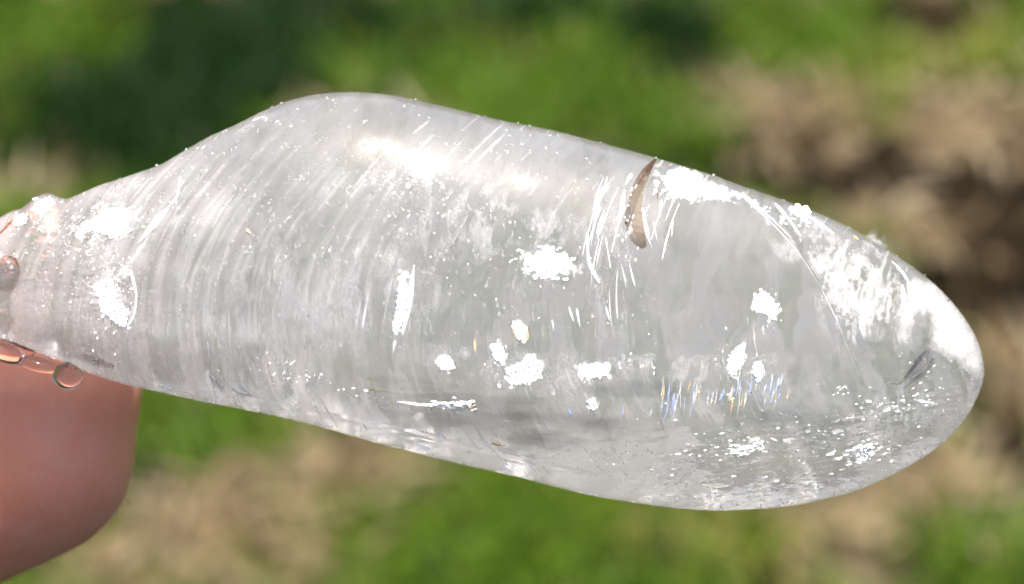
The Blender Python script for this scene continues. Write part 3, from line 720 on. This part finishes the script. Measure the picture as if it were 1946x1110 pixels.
tc = nt.n('ShaderNodeTexCoord'); nz = nt.n('ShaderNodeTexNoise'); nt.set(nz, Scale=700.0, Detail=5.0, Roughness=.6); mp = nt.n('ShaderNodeMapping'); mp.inputs['Scale'].default_value = (.22, 1, 1); mp.inputs['Rotation'].default_value = (0, 0, .12); nt.link(tc.outputs['Object'], mp.inputs[0]); nt.link(mp.outputs[0], nz.inputs['Vector'])
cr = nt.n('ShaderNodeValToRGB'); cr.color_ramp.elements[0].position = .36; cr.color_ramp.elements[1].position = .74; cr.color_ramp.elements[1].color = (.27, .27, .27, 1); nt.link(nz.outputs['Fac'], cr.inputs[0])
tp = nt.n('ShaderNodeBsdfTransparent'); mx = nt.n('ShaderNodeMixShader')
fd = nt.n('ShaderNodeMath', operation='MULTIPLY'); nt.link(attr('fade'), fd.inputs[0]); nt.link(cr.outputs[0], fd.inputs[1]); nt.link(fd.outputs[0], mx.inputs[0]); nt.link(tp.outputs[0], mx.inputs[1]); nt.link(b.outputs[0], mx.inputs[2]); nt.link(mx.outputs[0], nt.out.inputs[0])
M_DARK_VEIL = nt.m
for a_ in ((1640, 560, 90, 110, 30, .25, (.1, .2)), (1540, 480, 120, 60, 35, .3, (.3, .1)), (1300, 700, 200, 40, 0, .35, (.1, .5)), (1000, 690, 220, 40, 5, .4, (.05, .5)),
           (700, 560, 150, 110, 0, .35, (.5, .1)), (520, 560, 110, 130, 0, .3, (.6, .1)), (1150, 500, 60, 160, 0, .3, (.8, 0)),
           (900, 420, 200, 80, 10, .3, (.2, .3)), (1690, 780, 110, 60, -20, .3, (.1, .2))):
    inner_veil(*a_, M_WISP)
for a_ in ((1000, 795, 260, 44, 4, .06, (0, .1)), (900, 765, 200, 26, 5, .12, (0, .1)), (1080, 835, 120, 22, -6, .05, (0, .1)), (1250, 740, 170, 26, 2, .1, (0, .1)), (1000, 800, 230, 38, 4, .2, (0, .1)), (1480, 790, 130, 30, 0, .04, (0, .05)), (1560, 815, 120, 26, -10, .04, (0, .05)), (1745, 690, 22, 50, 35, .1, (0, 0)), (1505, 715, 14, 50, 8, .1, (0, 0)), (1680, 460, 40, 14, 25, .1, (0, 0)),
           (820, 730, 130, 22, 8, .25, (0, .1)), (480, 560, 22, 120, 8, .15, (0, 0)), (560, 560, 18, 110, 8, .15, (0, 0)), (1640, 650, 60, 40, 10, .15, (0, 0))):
    inner_veil(*a_, M_DARK_VEIL, 'dark_refraction_veil', .1)

# ------------------------------------------------------------------ water on the held end
nt = NT('water')
b = nt.n('ShaderNodeBsdfPrincipled'); nt.set(b, IOR=1.333, Transmission_Weight=1.0, Roughness=.08)
nt.link(b.outputs[0], nt.out.inputs[0])
M_WATER = nt.m
def drop(label, px, py, rx, ry, rot, z, dz, seed, squash=.0):
    bm = bmesh.new(); bmesh.ops.create_icosphere(bm, subdivisions=5, radius=1)
    c, s_ = math.cos(math.radians(rot)), math.sin(math.radians(rot))
    f = (DIST - z) / DIST
    for v in bm.verts:
        x_, y_, z_ = v.co
        w = 1 + .06 * math.sin(2 * x_ + seed) + .03 * math.sin(4 * y_ + 2 * seed + 2 * z_)
        x_ *= rx * U * w; y_ *= ry * U * w; z_ *= dz * w
        X_, Y_, Z_ = X2(px) * f + x_ * c - y_ * s_, Y2(py) * f + x_ * s_ + y_ * c, z + z_
        pe = DIST / (DIST - Z_)
        qx_, qy_ = X_ * pe / U + 973, 555 - Y_ * pe / U
        if inside(qx_, qy_): Z_ = max(Z_, float(surf(qx_, qy_)[2]) + .015)
        v.co = (X_ * MM, Y_ * MM, Z_ * MM)
    me = bpy.data.meshes.new('water_drop'); bm.to_mesh(me); bm.free()
    me.polygons.foreach_set('use_smooth', np.full(len(me.polygons), True)); me.materials.append(M_WATER)
    o = link(bpy.data.objects.new('water_drop', me))
    o.location = HOLD; o.rotation_euler = (math.radians(90 - PITCH), 0, 0)
    return tag(o, label, 'water drop', 'water drops on the held end of the crystal')
drop('round clear water drop hanging under the crystal in front of the fingertip', 131, 714, 29, 26, 0, 1.2, 1.1, 1.0)
drop('long flat water drop under the crystal, left of the hanging round drop', 78, 693, 42, 13, -14, 1.2, .9, 2.2)
drop('water bead under the crystal at the left edge of the photo', 14, 668, 44, 20, -28, 1.0, 1.1, 3.1)
drop('bulging water drop on the face of the crystal at the left border', 12, 520, 30, 34, 0, float(surf(12, 520)[2]) - .1, .8, 6.0)
drop('flat water film in a shallow pit above the fingertip', 182, 686, 38, 9, -14, float(surf(182, 684)[2]) - .05, .35, .5)

# ------------------------------------------------------------------ hand
nt = NT('skin')
tc = nt.n('ShaderNodeTexCoord')
nz = nt.n('ShaderNodeTexNoise'); nt.set(nz, Scale=160.0, Detail=6.0, Roughness=.6); nt.link(tc.outputs['Object'], nz.inputs['Vector'])
cr = nt.n('ShaderNodeValToRGB')
cr.color_ramp.elements[0].position = .35; cr.color_ramp.elements[0].color = (.70, .30, .185, 1)
cr.color_ramp.elements[1].position = .68; cr.color_ramp.elements[1].color = (.76, .38, .29, 1)
nt.link(nz.outputs['Fac'], cr.inputs[0])
wv = nt.n('ShaderNodeTexWave', wave_type='RINGS', rings_direction='Z'); nt.set(wv, Scale=420.0, Distortion=6.0, Detail=2.0, Detail_Scale=.6)
nt.link(tc.outputs['Object'], wv.inputs['Vector'])
bp = nt.n('ShaderNodeBump'); nt.set(bp, Strength=.10, Distance=.0001); nt.link(wv.outputs['Fac'], bp.inputs['Height'])
n2 = nt.n('ShaderNodeTexNoise'); nt.set(n2, Scale=1500.0, Detail=4.0); nt.link(tc.outputs['Object'], n2.inputs['Vector'])
bp2 = nt.n('ShaderNodeBump'); nt.set(bp2, Strength=.22, Distance=.00012); nt.link(n2.outputs['Fac'], bp2.inputs['Height']); nt.link(bp.outputs[0], bp2.inputs['Normal']); bp = bp2
b = nt.n('ShaderNodeBsdfPrincipled'); nt.set(b, Roughness=.38, Subsurface_Weight=.6, Subsurface_Scale=.003)
b.inputs['Subsurface Radius'].default_value = (1, .35, .2)
nt.link(cr.outputs[0], b.inputs['Base Color']); nt.link(bp.outputs[0], b.inputs['Normal']); nt.link(b.outputs[0], nt.out.inputs[0])
M_SKIN = nt.m
def build_hand():
    bm = bmesh.new()
    def ball(c, r, sx=1, sy=1, sz=1):
        m = Matrix.Translation(Vector(c)) @ Matrix.Diagonal((r * sx, r * sy, r * sz, 1))
        bmesh.ops.create_icosphere(bm, subdivisions=3, radius=1, matrix=m)
    def chain(pts):
        for (p, r), (q, s_) in zip(pts[:-1], pts[1:]):
            p, q = Vector(p), Vector(q); n = max(2, int((q - p).length / 1.6))
            for i in range(n + 1):
                t = i / n; ball(p.lerp(q, t), r + (s_ - r) * t)
    # index finger: its tip is under the crystal; the others fold away to the left, out of sight
    chain([((-39.5, -8.2, -13.5), 8.7), ((-39.9, -13.5, -13.7), 8.8), ((-46, -15.8, -14), 9.3), ((-60, -19, -13), 9), ((-84, -26, -8), 9.4), ((-124, -40, 2), 11)])
    chain([((-39.2, -8.0, -13.5), 8.8), ((-48, -10, -13.5), 9.0), ((-60, -17, -13), 9)])
    chain([((-54, 6, 11.5), 6.6), ((-60, 5, 13), 8.8), ((-78, -1, 16), 9.2), ((-104, -24, 20), 11), ((-136, -62, 12), 15)])     # thumb
    chain([((-97, -58, 8), 7.6), ((-88, -66, -6), 8.4), ((-92, -54, -22), 9.2), ((-128, -52, -10), 11)])                      # middle
    chain([((-105, -72, 6), 7.2), ((-96, -80, -8), 8), ((-100, -69, -24), 8.8), ((-136, -66, -16), 10.5)])                     # ring
    chain([((-116, -85, 2), 6.2), ((-108, -92, -10), 6.8), ((-113, -82, -24), 7.6), ((-146, -80, -18), 9.5)])                  # little
    for p in ((-124, -40, 2), (-128, -52, -10), (-136, -66, -16), (-146, -80, -18), (-136, -62, 12)):
        chain([(p, 12), ((-200, -105, -12), 18)])
    chain([((-200, -105, -12), 20), ((-300, -160, -20), 26)])
    me = bpy.data.meshes.new('hand'); 
    for v in bm.verts: v.co *= MM
    bm.to_mesh(me); bm.free()
    o = bpy.data.objects.new('hand_build', me); COL.objects.link(o)
    r = o.modifiers.new('r', 'REMESH'); r.mode = 'VOXEL'; r.voxel_size = .0008
    sm = o.modifiers.new('s', 'SMOOTH'); sm.factor = .5; sm.iterations = 14
    dg = bpy.context.evaluated_depsgraph_get()
    me2 = bpy.data.meshes.new_from_object(o.evaluated_get(dg))
    bpy.data.objects.remove(o); bpy.data.meshes.remove(me)
    me2.name = 'hand'; me2.materials.clear(); me2.materials.append(M_SKIN)
    me2.polygons.foreach_set('use_smooth', np.full(len(me2.polygons), True))
    h = link(bpy.data.objects.new('hand', me2))
    h.location = HOLD; h.rotation_euler = (math.radians(90 - PITCH), 0, 0)
    return tag(h, 'bare hand with one fingertip under the held end of the crystal', 'hand')
build_hand()
